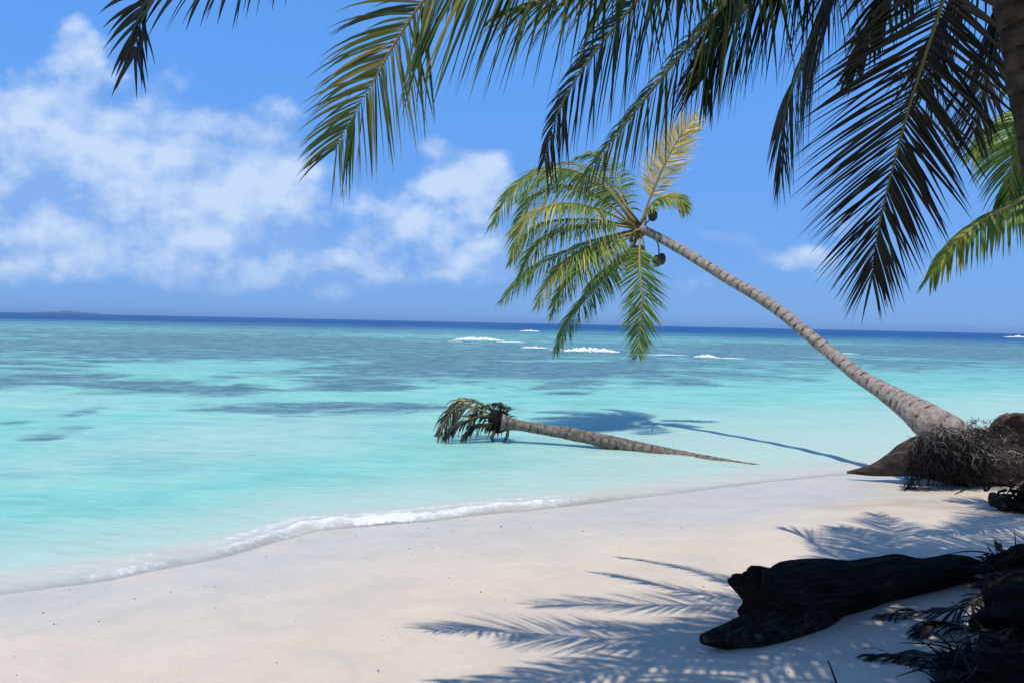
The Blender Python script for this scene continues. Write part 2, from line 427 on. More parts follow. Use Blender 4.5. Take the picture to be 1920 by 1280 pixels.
fx = np.concatenate([np.linspace(-120, -16, 30)[:-1], np.linspace(-16, -6, 60)[:-1], np.arange(-6, 9, .055), np.linspace(9, 20, 70), np.linspace(20, 120, 30)[1:]])
fy = np.concatenate([np.linspace(-60, -4, 30)[:-1], np.linspace(-4, 2, 40)[:-1], np.arange(2, 13, .055), np.linspace(13, 26, 60), np.linspace(26, 90, 20)[1:]])
X, Y = np.meshgrid(fx, fy)
S, A = land_dist(X, Y)
Z = ground_z(X, Y)
wet = np.clip(1 - (S - .7 - 1.6 * fbm(A * .5, S * .8, 31)) / 1.5, 0, 1)
_q = G(1800, 945)
stain = .75 * np.exp(-(((X - _q.x) / 1.7) ** 2 + ((Y - _q.y) / .55) ** 2)) * np.clip(.5 + 2 * fbm(X * 2, Y * 5, 41), 0, 1)
beach = grid_mesh('beach_sand', X, Y, Z, m_sand, {'wet': wet, 'stain': stain})

# the sea: one sheet from the water's edge to the horizon
ang = np.concatenate([np.linspace(-95, -40, 40)[:-1], np.linspace(-40, 40, 420), np.linspace(40, 95, 40)[1:]])
rad = np.concatenate([np.geomspace(3.5, 16, 330)[:-1], np.geomspace(16, 260, 330)[:-1], np.geomspace(260, 12000, 60)])
AA, RR = np.meshgrid(np.radians(ang), rad)
X = RR * np.sin(AA); Y = RR * np.cos(AA)
S, A = land_dist(X, Y)
depth = np.maximum(-ground_z(X, Y), 0)
# small swell, and the little wave that is breaking along the edge
wamp = np.clip(-S / 6, 0, 1)
Z = wamp * (.035 * fbm(X * .5 + 3, Y * .9, 51, 3) + .02 * np.sin(Y * 1.1 + 2 * fbm(X * .3, Y * .3, 3) * 4)) * np.clip(200 / RR, 0, 1)
gate = np.clip(np.interp(A, EDGE_A, [.1, .15, .45, .55, .9, 1.0, .85, .25, -.2, -.3, -.3]) + .8 * fbm(A * 1.6, A * 0 + 3.3, 61, 3), .05, 1)
crest = -.16 + .16 * fbm(A * 1.3, A * 0 + 8.8, 71, 4)
e = (S - crest)
Z = Z + .055 * gate * np.exp(-np.where(e > 0, (e / .07) ** 2, (e / .22) ** 2)) * (1 + 1.2 * fbm(A * 6, S * 6, 81, 3))
Z = Z + .012 * np.clip(-S / 1, 0, 1) * np.sin((S + .25 * fbm(A * .5, S * .2, 91)) * 9) * np.exp(np.minimum(S, 0) / 2.5)

lace = fbm(A * 7, S * 22, 121, 4, .6)
foam = gate * np.exp(-((e + .02) / .08) ** 2) * .84 + .55 * np.clip(gate + .2, 0, 1) * np.exp(-((e + .30 + .25 * lace) / .10) ** 2) + .55 * np.exp(-((S + .05) / .06) ** 2) * np.clip(.35 + 2 * fbm(A * 1.1, A * 0, 125, 3), 0, 1)
foam = foam * np.interp(A, EDGE_A, [1, 1, 1, 1, 1, 1, 1, .5, .3, .3, .3]) + .35 * np.exp(-((S + 1.1 + .7 * fbm(A * .5, A * 0 + 4, 127, 3)) / .12) ** 2) * np.clip(3 * fbm(A * .4, S * 0 + 2, 129, 2), 0, 1)
silt = .15 * np.exp(-((e - .10) / .10) ** 2) * np.clip(.3 + 2.5 * fbm(A * 1.3, S * 2, 133, 3), 0, 1)

# where the bottom is dark: weed and reef patches, each an ellipse on the sea floor with a ragged edge
hz_px = lambda px: 585 + 40 * px / 1920
def to_px(X, Y):
    """bearing and foreshortened distance of sea points, in photograph pixels"""
    d = np.stack([X, Y, np.full_like(X, -CAM.z)], -1)
    f = d @ np.array(fwd); f = np.maximum(f, .05)
    return 960 + F_PX * (d @ np.array(rgt)) / f, 640 - F_PX * (d @ np.array(upv)) / f
PX, PY = to_px(X, Y)
lr = np.log(RR)
wob = fbm(X / RR * 9, lr * 14, 101, 5, .6)
wob2 = fbm(X / RR * 30, lr * 40, 111, 4, .6)
def patch(cx, cy, rx, ry, tilt=0.0, soft=.5):
    dx = PX - cx; dy = PY - cy - tilt * dx
    r = np.sqrt((dx / rx) ** 2 + (dy / ry) ** 2) + wob * 1.1 + wob2 * .5
    return np.clip((1 + soft - r) / (2 * soft), 0, 1) * (1 - 0)
reef = np.zeros_like(X)
for (cx, cy, rx, ry, tilt, amp) in [
        (330, 636, 330, 9, .0, 1.1), (560, 655, 950, 36, .02, .92), (900, 685, 500, 28, .02, 1.15), (60, 700, 230, 34, .0, .7), (300, 724, 210, 17, .04, .95),
        (420, 735, 90, 8, .03, 1), (650, 718, 120, 14, .02, 1), (610, 765, 230, 10, .0, .9), (1110, 716, 110, 9, -.10, .8), (1060, 735, 90, 6, -.08, .75),
        (110, 812, 60, 9, -.15, .7), (20, 790, 50, 7, -.1, .55), (150, 773, 60, 6, -.2, .45), (1500, 655, 360, 26, .0, .95), (1750, 662, 360, 30, .01, .95), (1250, 690, 150, 8, 0.02, .7),
        (1480, 683, 260, 8, .02, .6), (1150, 632, 260, 5, .0, .4)]:
    reef = np.maximum(reef, amp * patch(cx, cy, rx, ry, tilt))
gap = np.maximum.reduce([patch(390, 686, 260, 9, -.03), patch(1000, 676, 120, 2.5, .0) * .8, patch(760, 630, 130, 3, .02) * .7, patch(1450, 640, 260, 5, .02) * .6, patch(820, 745, 260, 9, 0), patch(1700, 672, 200, 3, .03) * .6])
reef = reef * (1 - .9 * gap)
pale = np.maximum.reduce([.85 * patch(420, 830, 330, 45, -.08, .7), .6 * patch(120, 870, 260, 30, -.1, .7), .7 * patch(1300, 835, 420, 45, .03, .7), .45 * patch(100, 755, 300, 18, 0, .7)])
below = PY - (585 + 40 * PX / 1920)
deep = np.clip((26 - below + 14 * wob) / 16, 0, 1)
mid = np.clip((120 - below + 40 * wob) / 70, 0, 1)
# broken water on the far reef is built as foam below
def b_sea(g):
    p = g.pos()
    depth_ = g.attr('depth')
    op = g.math('SUBTRACT', 1.0, g.math('POWER', 2.7183, g.math('MULTIPLY', depth_, -500.0)))
    n1 = g.noise(g.map(p, (1, 1, 0)), .8, 4, .6)
    c = g.mix(g.rng(n1, .3, .7), (.205, .53, .46), (.245, .59, .51))
    c = g.mix(g.attr('mid'), c, (.165, .43, .42))
    c = g.mix(g.attr('pale'), c, (.37, .58, .53))
    rn = g.noise(g.map(p, (.7, 1.0, 0)), .55, 12, .72, .4)
    rf = g.rng(g.math('ADD', g.attr('reef'), g.math('MULTIPLY', g.math('SUBTRACT', rn, .5), 4.2)), .02, 1.0, 0, .97)
    rf = g.math('MULTIPLY', rf, g.rng(g.attr('reef'), .02, .25))
    ch = g.noise(g.map(p, (.55, 1.5, 0), (7, 3, 0)), .8, 10, .70, .2)
    c = g.mix(g.rng(ch, .52, .30, 0, .50), c, (.12, .37, .38)); c = g.mix(g.rng(ch, .50, .72, 0, .55), c, (.42, .68, .60))  # light and dark streaks of the chop, worked into the water colour
    sp = g.noise(g.map(p, (.8, 1.3, 0), (3, 9, 0)), 1.1, 9, .74, .2)
    rc = g.mix(g.rng(sp, .36, .62), (.050, .125, .18), (.135, .26, .30))
    c = g.mix(rf, c, rc)
    wv = g.noise(g.map(p, (1.2, 4.2, 0), (5, 1, 0)), 1.6, 6, .66, .5)
    c = g.mix(g.rng(wv, .50, .34, 0, .30), c, (.13, .36, .38)); c = g.mix(g.rng(wv, .54, .70, 0, .35), c, (.46, .68, .62))  # ripple shading painted on as darker and paler bands
    c = g.mix(g.attr('deep'), c, (.012, .080, .24))
    c = g.mix(g.rng(depth_, .02, .40, .92, 0), c, (.47, .60, .51)); c = g.mix(g.rng(depth_, .0, .07, 1, 0), c, (.55, .55, .475))
    fn = g.noise(g.map(p, (1, 1, 0)), 46, 4, .7); fn2 = g.noise(g.map(p, (1, 1, 0)), 11, 3, .6)
    fm = g.rng(g.math('ADD', g.attr('foam'), g.math('ADD', g.math('MULTIPLY', fn, .9), g.math('MULTIPLY', fn2, 1.0))), 1.25, 1.75)
    sl = g.math('MULTIPLY', g.attr('silt'), g.rng(g.math('ADD', fn, fn2), .85, 1.15))
    c = g.mix(sl, c, (.30, .25, .17)); c = g.mix(fm, c, (.80, .80, .78))
    op = g.math('MAXIMUM', g.math('MAXIMUM', op, fm), g.math('MULTIPLY', sl, .8))
    c = g.mix(g.math('MULTIPLY', g.rng(depth_, .0, .22, 1, 0), g.math('SUBTRACT', 1.0, sl)), c, (.50, .54, .47)) if False else c
    # ripples
    near = g.noise(g.map(p, (1.5, 3.2, 0)), 2.2, 5, .62, .4)
    far = g.noise(g.map(p, (.10, .42, 0)), 1.6, 6, .7, .2)
    vfar = g.noise(g.map(p, (.02, .10, 0)), 1.0, 6, .7)
    h = g.math('ADD', g.math('MULTIPLY', near, .05), g.math('ADD', g.math('MULTIPLY', far, .16), g.math('MULTIPLY', vfar, .5)))
    nrm = g.bump(h, .8, 1.0)
    body = g.n('ShaderNodeBsdfPrincipled'); body.subsurface_method = 'BURLEY'; g.link(c, body.inputs['Base Color']); g.link(nrm, body.inputs['Normal'])
    g.link(g.rng(depth_, .04, .45, 0, .75), body.inputs['Subsurface Weight']); body.inputs['Subsurface Radius'].default_value = (.25, .8, 1.0); body.inputs['Subsurface Scale'].default_value = .45
    body.inputs['Specular IOR Level'].default_value = 0; body.inputs['Roughness'].default_value = 1
    tr = g.n('ShaderNodeBsdfTransparent'); tr.inputs[0].default_value = (.97, .995, .995, 1)
    m1 = g.n('ShaderNodeMixShader'); g.link(op, m1.inputs[0]); g.link(tr.outputs[0], m1.inputs[1]); g.link(body.outputs[0], m1.inputs[2])
    fr = g.n('ShaderNodeFresnel'); fr.inputs[0].default_value = 1.33; g.link(nrm, fr.inputs['Normal'])
    gl = g.n('ShaderNodeBsdfGlossy'); gl.inputs['Roughness'].default_value = .18; g.link(nrm, gl.inputs['Normal'])
    m2 = g.n('ShaderNodeMixShader'); g.link(g.math('MINIMUM', g.math('MULTIPLY', fr.outputs[0], .6), .13), m2.inputs[0])
    g.link(m1.outputs[0], m2.inputs[1]); g.link(gl.outputs[0], m2.inputs[2])
    g.surf(m2.outputs[0])
m_sea = mat('lagoon_water', b_sea)
sea = grid_mesh('sea_water', X, Y, Z, m_sea, {'depth': depth, 'reef': reef, 'pale': pale, 'deep': deep, 'mid': mid, 'foam': foam, 'silt': silt}, flip=True)

# foam: white water on the far reef, and the lace of foam along the beach
def b_foam(g):
    n = g.noise(g.pos(), 8, 4, .6)
    g.surf(g.bsdf(g.mix(g.rng(n, .3, .7), (.70, .74, .76), (.84, .86, .86)), .7, g.bump(n, .5, .05), .2))
m_foam = mat('white_foam', b_foam)
def W(px, py):
    v = ray(px, py); return CAM + v * (-CAM.z / v.z)
def foam_ridge(mb, px0, px1, py, hpx, seed, n=26):
    a, b = W(px0, py), W(px1, py + (px1 - px0) * 40 / 1920)
    hh = hpx / F_PX * a.y
    r = random.Random(seed)
    for i in range(n):
        t = (i + r.random()) / n
        env = math.sin(math.pi * min(max(t, .02), .98)) ** .6 * (.55 + .45 * r.random())
        c = a.lerp(b, t) + Vector((0, r.uniform(-.5, .5) * hh * 2, 0))
        sx = (b - a).length / n * r.uniform(.9, 1.9); sz = hh * env * .8
        lump(mb, c, (sx, hh * r.uniform(.7, 1.6), sz), r.randrange(9999))
def lump(mb, c, s, seed, seg=10, rings=6, rough=.25):
    f = []
    ph, th = np.meshgrid(np.arange(seg) * 2 * math.pi / seg, np.arange(rings + 1) * math.pi / rings)
    rr = 1 + rough * 2 * fbm(np.cos(ph) * np.sin(th) * 1.5 + seed * .37, np.sin(ph) * np.sin(th) * 1.5 + np.cos(th) * 1.7 + seed, seed % 97, 4 if seg > 10 else 2)
    v = list(np.stack([c[0] + s[0] * rr * np.sin(th) * np.cos(ph), c[1] + s[1] * rr * np.sin(th) * np.sin(ph), c[2] + s[2] * rr * np.cos(th)], -1).reshape(-1, 3))
    for i in range(rings):
        for k in range(seg):
            k2 = (k + 1) % seg
            f.append((i * seg + k, (i + 1) * seg + k, (i + 1) * seg + k2, i * seg + k2))
    tn = (seed * .6180339) % 1
    mb.add(v, f, None, [tn] * len(v))
mb = MB()
for j, (x0, x1, y, h) in enumerate([(852, 945, 637, 8), (975, 1030, 652, 5), (835, 870, 640, 2), (930, 985, 641, 2), (1030, 1062, 655, 2), (1340, 1400, 671, 2), (1058, 1160, 658, 11), (1302, 1345, 669, 7), (975, 1012, 621, 4), (1885, 1960, 632, 5), (1180, 1300, 664, 2), (1540, 1610, 662, 2)]):
    foam_ridge(mb, x0, x1, y, h, j + 3)
tag(mb.build('surf_foam', m_foam), kind='stuff')
# bits of weed, shell and husk washed up on the sand
mb = MB(); r = random.Random(8)
for i in range(170):
    if r.random() < .55:
        a_ = r.uniform(-1.5, 8); q = SH0 + SHD * a_; s_, _a = land_dist(np.array(q[0]), np.array(q[1])); q = q + SHN * (abs(r.gauss(.55, .35)) - float(s_))
    else: q = (r.uniform(-3.2, 3.0), r.uniform(2.6, 7))
    if float(land_dist(np.array(q[0]), np.array(q[1]))[0]) < .1: continue
    z = float(ground_z(q[0], q[1])); c = Vector((q[0], q[1], z + .002)); sz = r.uniform(.003, .011) * (1.8 if r.random() < .08 else 1)
    an = r.uniform(0, 6.28); d = Vector((math.cos(an), math.sin(an), r.uniform(-.05, .25))); k = r.uniform(.25, .9)
    n_ = d.cross(Vector((0, 0, 1))) * k
    mb.add([c - d * sz, c + n_ * sz * .6 + Vector((0, 0, sz * .3)), c + d * sz, c - n_ * sz * .6, c + Vector((0, 0, sz * .55))], [(0, 1, 4), (1, 2, 4), (2, 3, 4), (3, 0, 4)], None, [min(1, abs(r.gauss(.6, .3)))] * 5)
tag(mb.build('beach_litter', m_root), kind='stuff')

# island on the horizon
mb = MB(); r = random.Random(3)
for i in range(40):
    t = r.random(); px = 60 + 125 * t
    env = .35 + .65 * math.exp(-((px - 125) / 32) ** 2)
    c = W(px, 590); d = 5200.0
    c = P(px, hz_px(px) + .3, d); c.z = 0
    lump(mb, c, (r.uniform(12, 26), 30, r.uniform(9, 20) * env), i * 7 + 1, 10, 6)
def b_isle(g):
    g.surf(g.bsdf(g.mix(g.noise(g.pos(), .02, 3), (.05, .075, .05), (.08, .11, .06)), .9))
tag(mb.build('island', mat('island_forest', b_isle)), kind='structure')

# ------------------------------------------------------------------ palm fronds
def frond(parent, pts, leaf=.6, n=85, width=.034, n0=(0, 0, 1), n1=(0, 0, 1), a0=70, a1=22, fall=.16, hang=.25, start=.16, tone=(.3, .15), dry=0.0,
          rib=(.030, .005), material=None, seed=0, name='frond', sides=(1.0, 1.0), seg=5, rib_tone=.5, jit=.12, label=None, apow=1.3):
    """a feather leaf: pts (x, y, z) from the crown to the tip"""
    r = random.Random(seed * 31 + 5)
    c, L = catmull([tuple(p) for p in pts], 80)
    T = np.gradient(c, axis=0); T /= np.linalg.norm(T, axis=1)[:, None]
    mb = MB(); n0 = Vector(n0); n1 = Vector(n1)
    mid = [Vector(p) for p in c]
    for side in (-1, 1):
        sf = sides[0] if side < 0 else sides[1]
        if sf <= 0: continue
        clump = 0
        for i in range(n):
            t = start + (1 - start) * (i + .5 + r.uniform(-.25, .25)) / n
            k = min(t * 80, 79.999); k0 = int(k); fr = k - k0
            p = mid[k0].lerp(mid[min(k0 + 1, 80)], fr); tv = Vector(T[k0])
            nn = n0.lerp(n1, t); nn = (nn - tv * nn.dot(tv)); nn.normalize()
            bv = tv.cross(nn) * side
            tt = (t - start) / (1 - start)
            ln = leaf * sf * (1 - .60 * max(0, (tt - .35) / .65) ** 2.2) * (.62 + .38 * min(1, tt / .25)) * r.uniform(.86, 1.08)
            if r.random() < .03: ln *= r.uniform(.4, .7)
            a = R(a0 + (a1 - a0) * tt ** apow + r.gauss(0, 4))
            d = tv * math.cos(a) + (bv * math.cos(hang) - nn * math.sin(hang)) * math.sin(a)
            d += Vector((r.gauss(0, jit * .5), r.gauss(0, jit * .5), r.gauss(0, jit * .5))); d.normalize()
            rot = r.gauss(0, .45) + .35 * side
            w = width * r.uniform(.8, 1.15) * (.55 + .45 * min(1, ln / leaf * 1.2))
            tn = min(1, max(0, r.gauss(*tone) + dry * (max(0, 1 - abs(tt - .8) / .35))))
            verts = []; tns = []
            q = p.copy(); dd = d.copy(); prof = (.55, 1.0, .95, .7, .38, .05)
            for s in range(seg + 1):
                wv = dd.cross(nn)
                if wv.length < 1e-4: wv = dd.cross(bv)
                wv.normalize(); nv = wv.cross(dd)
                wv2 = wv * math.cos(rot) + nv * math.sin(rot); nv2 = wv2.cross(dd)
                hw = w * .5 * prof[min(5, int(round(s * 5 / seg)))]
                verts += [q - wv2 * hw, q + nv2 * hw * .35, q + wv2 * hw]
                e = tn + (.12 if s == seg else 0); tns += [e, e + .03, e]
                q = q + dd * (ln / seg)
                dd = dd + Vector((0, 0, -1)) * fall * (1 + .5 * s) * (1 - .3 * abs(dd.z)); dd.normalize()
            faces = []
            for s in range(seg):
                o = s * 3
                faces += [(o, o + 1, o + 4, o + 3), (o + 1, o + 2, o + 5, o + 4)]
            mb.add(verts, faces, None, tns)
    fo = mb.build(name, material or m_leaf, parent)
    if label: fo['label'] = label
    rb = MB()
    k = len(pts)
    cc = [tuple(p) + (rib[0] + (rib[1] - rib[0]) * (j / 12) ** .75,) for j, p in enumerate(c[::80 // 12][:13])]
    tube(rb, cc, 6, 40, tone=rib_tone)
    ro = rb.build('midrib', m_midrib, None)
    ro.parent = fo; ro.data.transform(Matrix.Translation(-parent_world(parent)))
    return fo

def nut(parent, c, s=.11, seed=0):
    mb = MB(); lump(mb, c, (s * .85, s * .85, s * 1.1), seed, 12, 8, .08)
    return mb.build('coconut', m_nut, parent)

TO_CAM = (0, -1, .25)

# ------------------------------------------------------------------ the leaning palm
tp = [(1800, 832, 9.2, .27), (1772, 811, 9.2, .25), (1750, 795, 9.25, .225), (1729, 780, 9.4, .20), (1695, 757, 9.8, .16), (1654, 731, 10.2, .122), (1612, 705, 10.6, .104), (1571, 672, 11.0, .097), (1530, 639, 11.35, .093),
      (1499, 614, 11.6, .091), (1461, 583, 11.9, .092), (1413, 551, 12.3, .093), (1365, 523, 12.7, .090), (1317, 493, 13.1, .087), (1269, 464, 13.5, .085), (1221, 438, 13.9, .078), (1205, 431, 14.0, .08), (1188, 424, 14.1, .06)]
root_at = G(1775, 912)
lp = empty('leaning_palm', root_at)
tag(lp, 'slender coconut palm leaning far out over the lagoon from its uprooted base', 'palm tree')
mb = MB(); tube(mb, [tuple(P(a, b, d)) + (r_,) for a, b, d, r_ in tp], 16, 190, .05, .035, .118, 3)
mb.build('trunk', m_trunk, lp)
LEAN = [  # (path in photograph pixels with depth offsets), leaf length, tone, extra
    ([(1190, 424, 0), (1130, 348, -.1), (1050, 316, -.3), (970, 345, -.5), (924, 418, -.6)], .62, (.42, .14), {}),
    ([(1192, 420, 0), (1150, 352, .3), (1085, 310, .6), (1010, 318, .9), (955, 365, 1.0)], .60, (.45, .14), {}),
    ([(1190, 424, 0), (1120, 392, -.4), (1045, 382, -.9), (985, 415, -1.2), (962, 470, -1.3)], .62, (.55, .14), {}),
    ([(1190, 426, 0), (1110, 412, .2), (1040, 415, .3), (990, 440, .4), (958, 490, .4)], .50, (.30, .14), {}),
    ([(1190, 432, 0), (1110, 452, -.2), (1020, 492, -.4), (970, 530, -.5), (943, 562, -.5)], .50, (.40, .14), {}),
    ([(1192, 435, 0), (1130, 456, -.6), (1065, 490, -1.0), (1025, 535, -1.1), (1008, 570, -1.1)], .50, (.55, .15), {}),
    ([(1198, 440, 0), (1165, 485, -.2), (1110, 548, -.4), (1065, 605, -.5), (1043, 655, -.5)], .46, (.35, .14), {}),
    ([(1200, 440, 0), (1199, 495, -.6), (1204, 560, -.9), (1200, 620, -.9), (1197, 662, -.9)], .52, (.38, .14), dict(n1=TO_CAM, n0=TO_CAM, hang=.1, fall=.05, a0=60, a1=25)),
    ([(1203, 415, 0), (1224, 358, .0), (1250, 300, -.1), (1282, 245, -.2), (1308, 222, -.2)],   .46, (.92, .12), dict(n0=TO_CAM, n1=TO_CAM, fall=.02, hang=.1, a0=60, a1=30, start=.22, label='yellowing upright frond')),
    ([(1203, 418, 0), (1226, 378, -.3), (1258, 368, -.5), (1278, 378, -.6), (1284, 395, -.6)], .34, (.55, .15), {}),
    ([(1190, 426, 0), (1125, 370, -.2), (1060, 348, -.4), (1000, 372, -.5), (962, 430, -.5)], .58, (.48, .14), {}),
    ([(1192, 428, 0), (1120, 420, -.5), (1050, 432, -.9), (1000, 470, -1.1), (975, 520, -1.2)], .52, (.40, .14), {}),
    ([(1196, 436, 0), (1150, 462, -.4), (1095, 500, -.8), (1052, 548, -1.0), (1035, 590, -1.0)], .46, (.42, .14), {}),
    ([(1190, 422, 0), (1150, 365, .1), (1110, 330, .2), (1040, 325, .2), (975, 372, .2)], .55, (.40, .14), {}),
    ([(1196, 430, 0), (1160, 440, .6), (1090, 470, 1.1), (1040, 520, 1.3)], .45, (.34, .12), {}),
    ([(1195, 420, 0), (1170, 370, .5), (1150, 320, .9), (1120, 290, 1.3), (1085, 295, 1.5)], .48, (.40, .14), {}),
    ([(1198, 440, 0), (1180, 470, .4), (1140, 500, .9), (1100, 540, 1.0)], .42, (.35, .14), {}),
]
for j, (pp, lf, tn, kw) in enumerate(LEAN):
    k = dict(n0=(0, -.35, 1), n1=(-.5, -.6, .6), fall=.17, hang=.35, jit=.2); k.update(kw)
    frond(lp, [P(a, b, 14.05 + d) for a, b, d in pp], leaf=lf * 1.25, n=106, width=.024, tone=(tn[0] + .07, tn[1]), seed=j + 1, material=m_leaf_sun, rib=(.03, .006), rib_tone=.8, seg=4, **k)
for j, (a, b, d) in enumerate([(1192, 492, 13.8), (1183, 484, 14.0), (1210, 490, 13.7), (1232, 490, 13.9), (1240, 486, 14.0), (1224, 404, 13.8), (1200, 470, 13.9)]):
    nut(lp, P(a, b, d), .105, j)
mb = MB()
for path in ([(1198, 438, 14.0), (1190, 460, 13.95), (1188, 484, 13.95)], [(1203, 438, 14), (1208, 462, 13.8), (1210, 485, 13.75)], [(1222, 440, 13.9), (1234, 458, 13.9), (1236, 486, 13.95)], [(1206, 425, 14), (1218, 412, 13.9), (1224, 400, 13.85)]):
    tube(mb, [tuple(P(*q)) + (.014,) for q in path], 6, 10, tone=.35)
mb.build('fruit_stalk', m_midrib, lp)
mb = MB(); r = random.Random(44)
for i in range(26):
    c = P(1200 + r.uniform(-12, 10), 431 + r.uniform(-12, 14), 14.0)
    e = c + Vector((r.uniform(-.35, .1), r.uniform(-.2, .2), r.uniform(-.3, .35)))
    tube(mb, [tuple(c) + (.03,), tuple(c.lerp(e, .5)) + (.025,), tuple(e) + (.008,)], 5, 4, tone=r.uniform(.2, .9))
mb.build('leaf_bases', m_midrib, lp)

# bole and hanging roots
mb = MB()
tube(mb, [tuple(P(x, y, d)) + (rr,) for x, y, d, rr in [(1588, 885, 9.75, .015), (1635, 881, 9.6, .075), (1675, 870, 9.5, .16), (1705, 860, 9.4, .235), (1740, 856, 9.35, .30), (1800, 856, 9.4, .36), (1880, 870, 9.5, .40)]], 26, 70, .10, seed=4, wob=3, ridge=.10)
mb.build('root_base', m_bole, lp)
mb = MB(); r = random.Random(12)
def curl(c, d, ln, rr, tn, wig=.45, sag=.0, floor=None):
    pts = [c]; d = d.normalized(); n = 4
    for k in range(n):
        d = (d + Vector((r.gauss(0, wig), r.gauss(0, wig * .7), r.gauss(-sag, wig)))).normalized()
        q = pts[-1] + d * (ln / n)
        if floor is not None: q.z = max(q.z, floor)
        pts.append(q)
    tube(mb, [tuple(q) + (rr * (1 - .15 * k),) for k, q in enumerate(pts)], 4, 7, tone=min(1, max(0, tn)), cap=False)
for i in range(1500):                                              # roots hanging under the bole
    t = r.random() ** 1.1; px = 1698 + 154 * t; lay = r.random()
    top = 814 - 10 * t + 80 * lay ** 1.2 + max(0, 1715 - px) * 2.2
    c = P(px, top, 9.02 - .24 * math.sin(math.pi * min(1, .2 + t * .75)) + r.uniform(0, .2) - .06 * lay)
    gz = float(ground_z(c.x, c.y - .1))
    curl(c, Vector((r.gauss(.05 * (t - .4), .30), -abs(r.gauss(.15, .2)), -1)), r.uniform(.08, .26), r.uniform(.002, .0065), r.gauss(.62, .25) * (1 - .9 * lay), .45, .15, gz + .01)  # tone carries painted highlights on the upper strands, darkening downwards
for i in range(800):                                              # dry tangle lying over the top
    t = r.random(); px = 1745 + 110 * t; c = P(px, r.uniform(800, 846 + 15 * t), r.uniform(8.75, 9.2))
    curl(c, Vector((r.gauss(.3, 1), r.gauss(0, .6), r.gauss(-.3, .5))), r.uniform(.05, .20), r.uniform(.002, .006), r.gauss(.62, .25), .6, .15)
mb.build('root_ball', m_root, lp)

# ------------------------------------------------------------------ earth bank behind the roots
def bank():
    nx, ny = 150, 60
    V = np.zeros((ny, nx, 3))
    a0 = P(1755, 900, 9.5); 
    for j in range(nx):
        u = j / (nx - 1)
        bx = 5.65 + 6.0 * u; by = 8.95 + .55 * u + .12 * math.sin(u * 23)
        top = .98 * min(1, .45 + u * 6) + .10 * u
        for i in range(ny):
            v = i / (ny - 1)
            if v < .45:                                            # undercut front face
                w = v / .45; yy = by + .12 * math.sin(math.pi * w) + .06 * w; zz = top * w
            else:
                w = (v - .45) / .55; yy = by + .06 + 3.2 * w; zz = top * (1 - .9 * w ** 1.6) - .1 * w
            V[i, j] = (bx + (1.9 * max(0, v - .45) / .55), yy, zz)
    n = fbm(V[..., 0] * 3 + 5, V[..., 2] * 3 + V[..., 1] * 2, 151, 5, .6)
    V[..., 1] -= n * .35; V[..., 2] += fbm(V[..., 0] * 2.2, V[..., 1] * 2.2 + 4, 161, 4) * .28 * np.clip(V[..., 2] * 2, 0, 1)
    for j in range(nx): V[:, j, 2] += float(ground_z(V[0, j, 0], V[0, j, 1])) - .08
    return grid_mesh('earth_bank', V[..., 0], V[..., 1], V[..., 2], m_soil, {})
bank()
mb = MB(); r = random.Random(31)
for i in range(1300):
    px = r.uniform(1815, 2000); py = r.uniform(784, 905); c = P(px, py, 8.88 + r.uniform(-.2, .25))
    if i % 3 == 0: py = r.uniform(780, 806)
    pale = math.exp(-((py - 852) / 13) ** 2)  # paler band of dried roots, with sunlight worked into the tone
    curl(c, Vector((r.gauss(.5, 1), r.gauss(0, .5), r.gauss(-.15, .4))), r.uniform(.04, .14), r.uniform(.002, .005), r.gauss(.38 + .50 * pale, .22), .55, .2)
tag(mb.build('root_litter', m_root), kind='stuff')

# ------------------------------------------------------------------ fallen palm in the shallows
fp = empty('fallen_palm', W(1130, 838))
tag(fp, 'dead toppled palm lying in the turquoise shallows, its withered crown drooping into the water', 'palm tree')
mb = MB()
def over(px, py, z):                                               # a point at height z over the water
    v = ray(px, py); return CAM + v * ((z - CAM.z) / v.z)
tube(mb, [tuple(over(x, y, z)) + (rr,) for x, y, z, rr in [(940, 791, .36, .135), (975, 797, .31, .085), (1030, 806, .25, .092), (1090, 817, .19, .100), (1150, 830, .10, .112), (1210, 843, .02, .108), (1270, 856, -.055, .112), (1340, 869, -.080, .105), (1410, 881, -.10, .10), (1500, 893, -.2, .10)]], 14, 160, .09, .06, .12, 9)
mb.build('trunk', m_trunk_wet, fp)
hd = over(935, 788, .36)
r = random.Random(21)
for j, (pp, lf, tn) in enumerate([
        ([(938, 783, 0), (905, 758, 0), (872, 752, -.1), (843, 775, -.2), (825, 812, -.3)], .5, (.68, .35)),
        ([(938, 785, 0), (900, 768, .2), (862, 760, .3), (835, 790, .3), (818, 818, .3)], .5, (.4, .28)),
        ([(936, 788, 0), (905, 780, -.2), (870, 790, -.3), (845, 806, -.4), (835, 820, -.4)], .34, (.2, .15)),
        ([(936, 792, 0), (910, 795, -.2), (885, 803, -.2), (868, 820, -.3)], .26, (.15, .12)),
        ([(940, 790, 0), (952, 800, -.2), (951, 815, -.3), (945, 828, -.3)], .07, (.12, .1)),
        ([(945, 780, 0), (950, 766, 0), (938, 758, .1), (925, 756, .2)], .18, (.15, .12)),
        ([(932, 796, 0), (928, 806, -.1), (922, 818, -.2), (925, 826, -.2)], .07, (.12, .1)),
        ([(935, 783, 0), (922, 768, .1), (910, 760, .3), (890, 775, .6), (880, 800, .7)], .3, (.2, .2))]):
    frond(fp, [P(a, b, hd.y + d) for a, b, d in pp], leaf=lf, n=21, width=.036, n0=(0, -.6, 1), n1=(-.3, -1, .3), a0=45, a1=10, fall=.42, hang=.6, start=.22, tone=tn, material=m_leaf_dead, seed=60 + j, rib=(.03, .008), rib_tone=.45 if j < 2 else .1, jit=.35, seg=4, name='dead_frond')
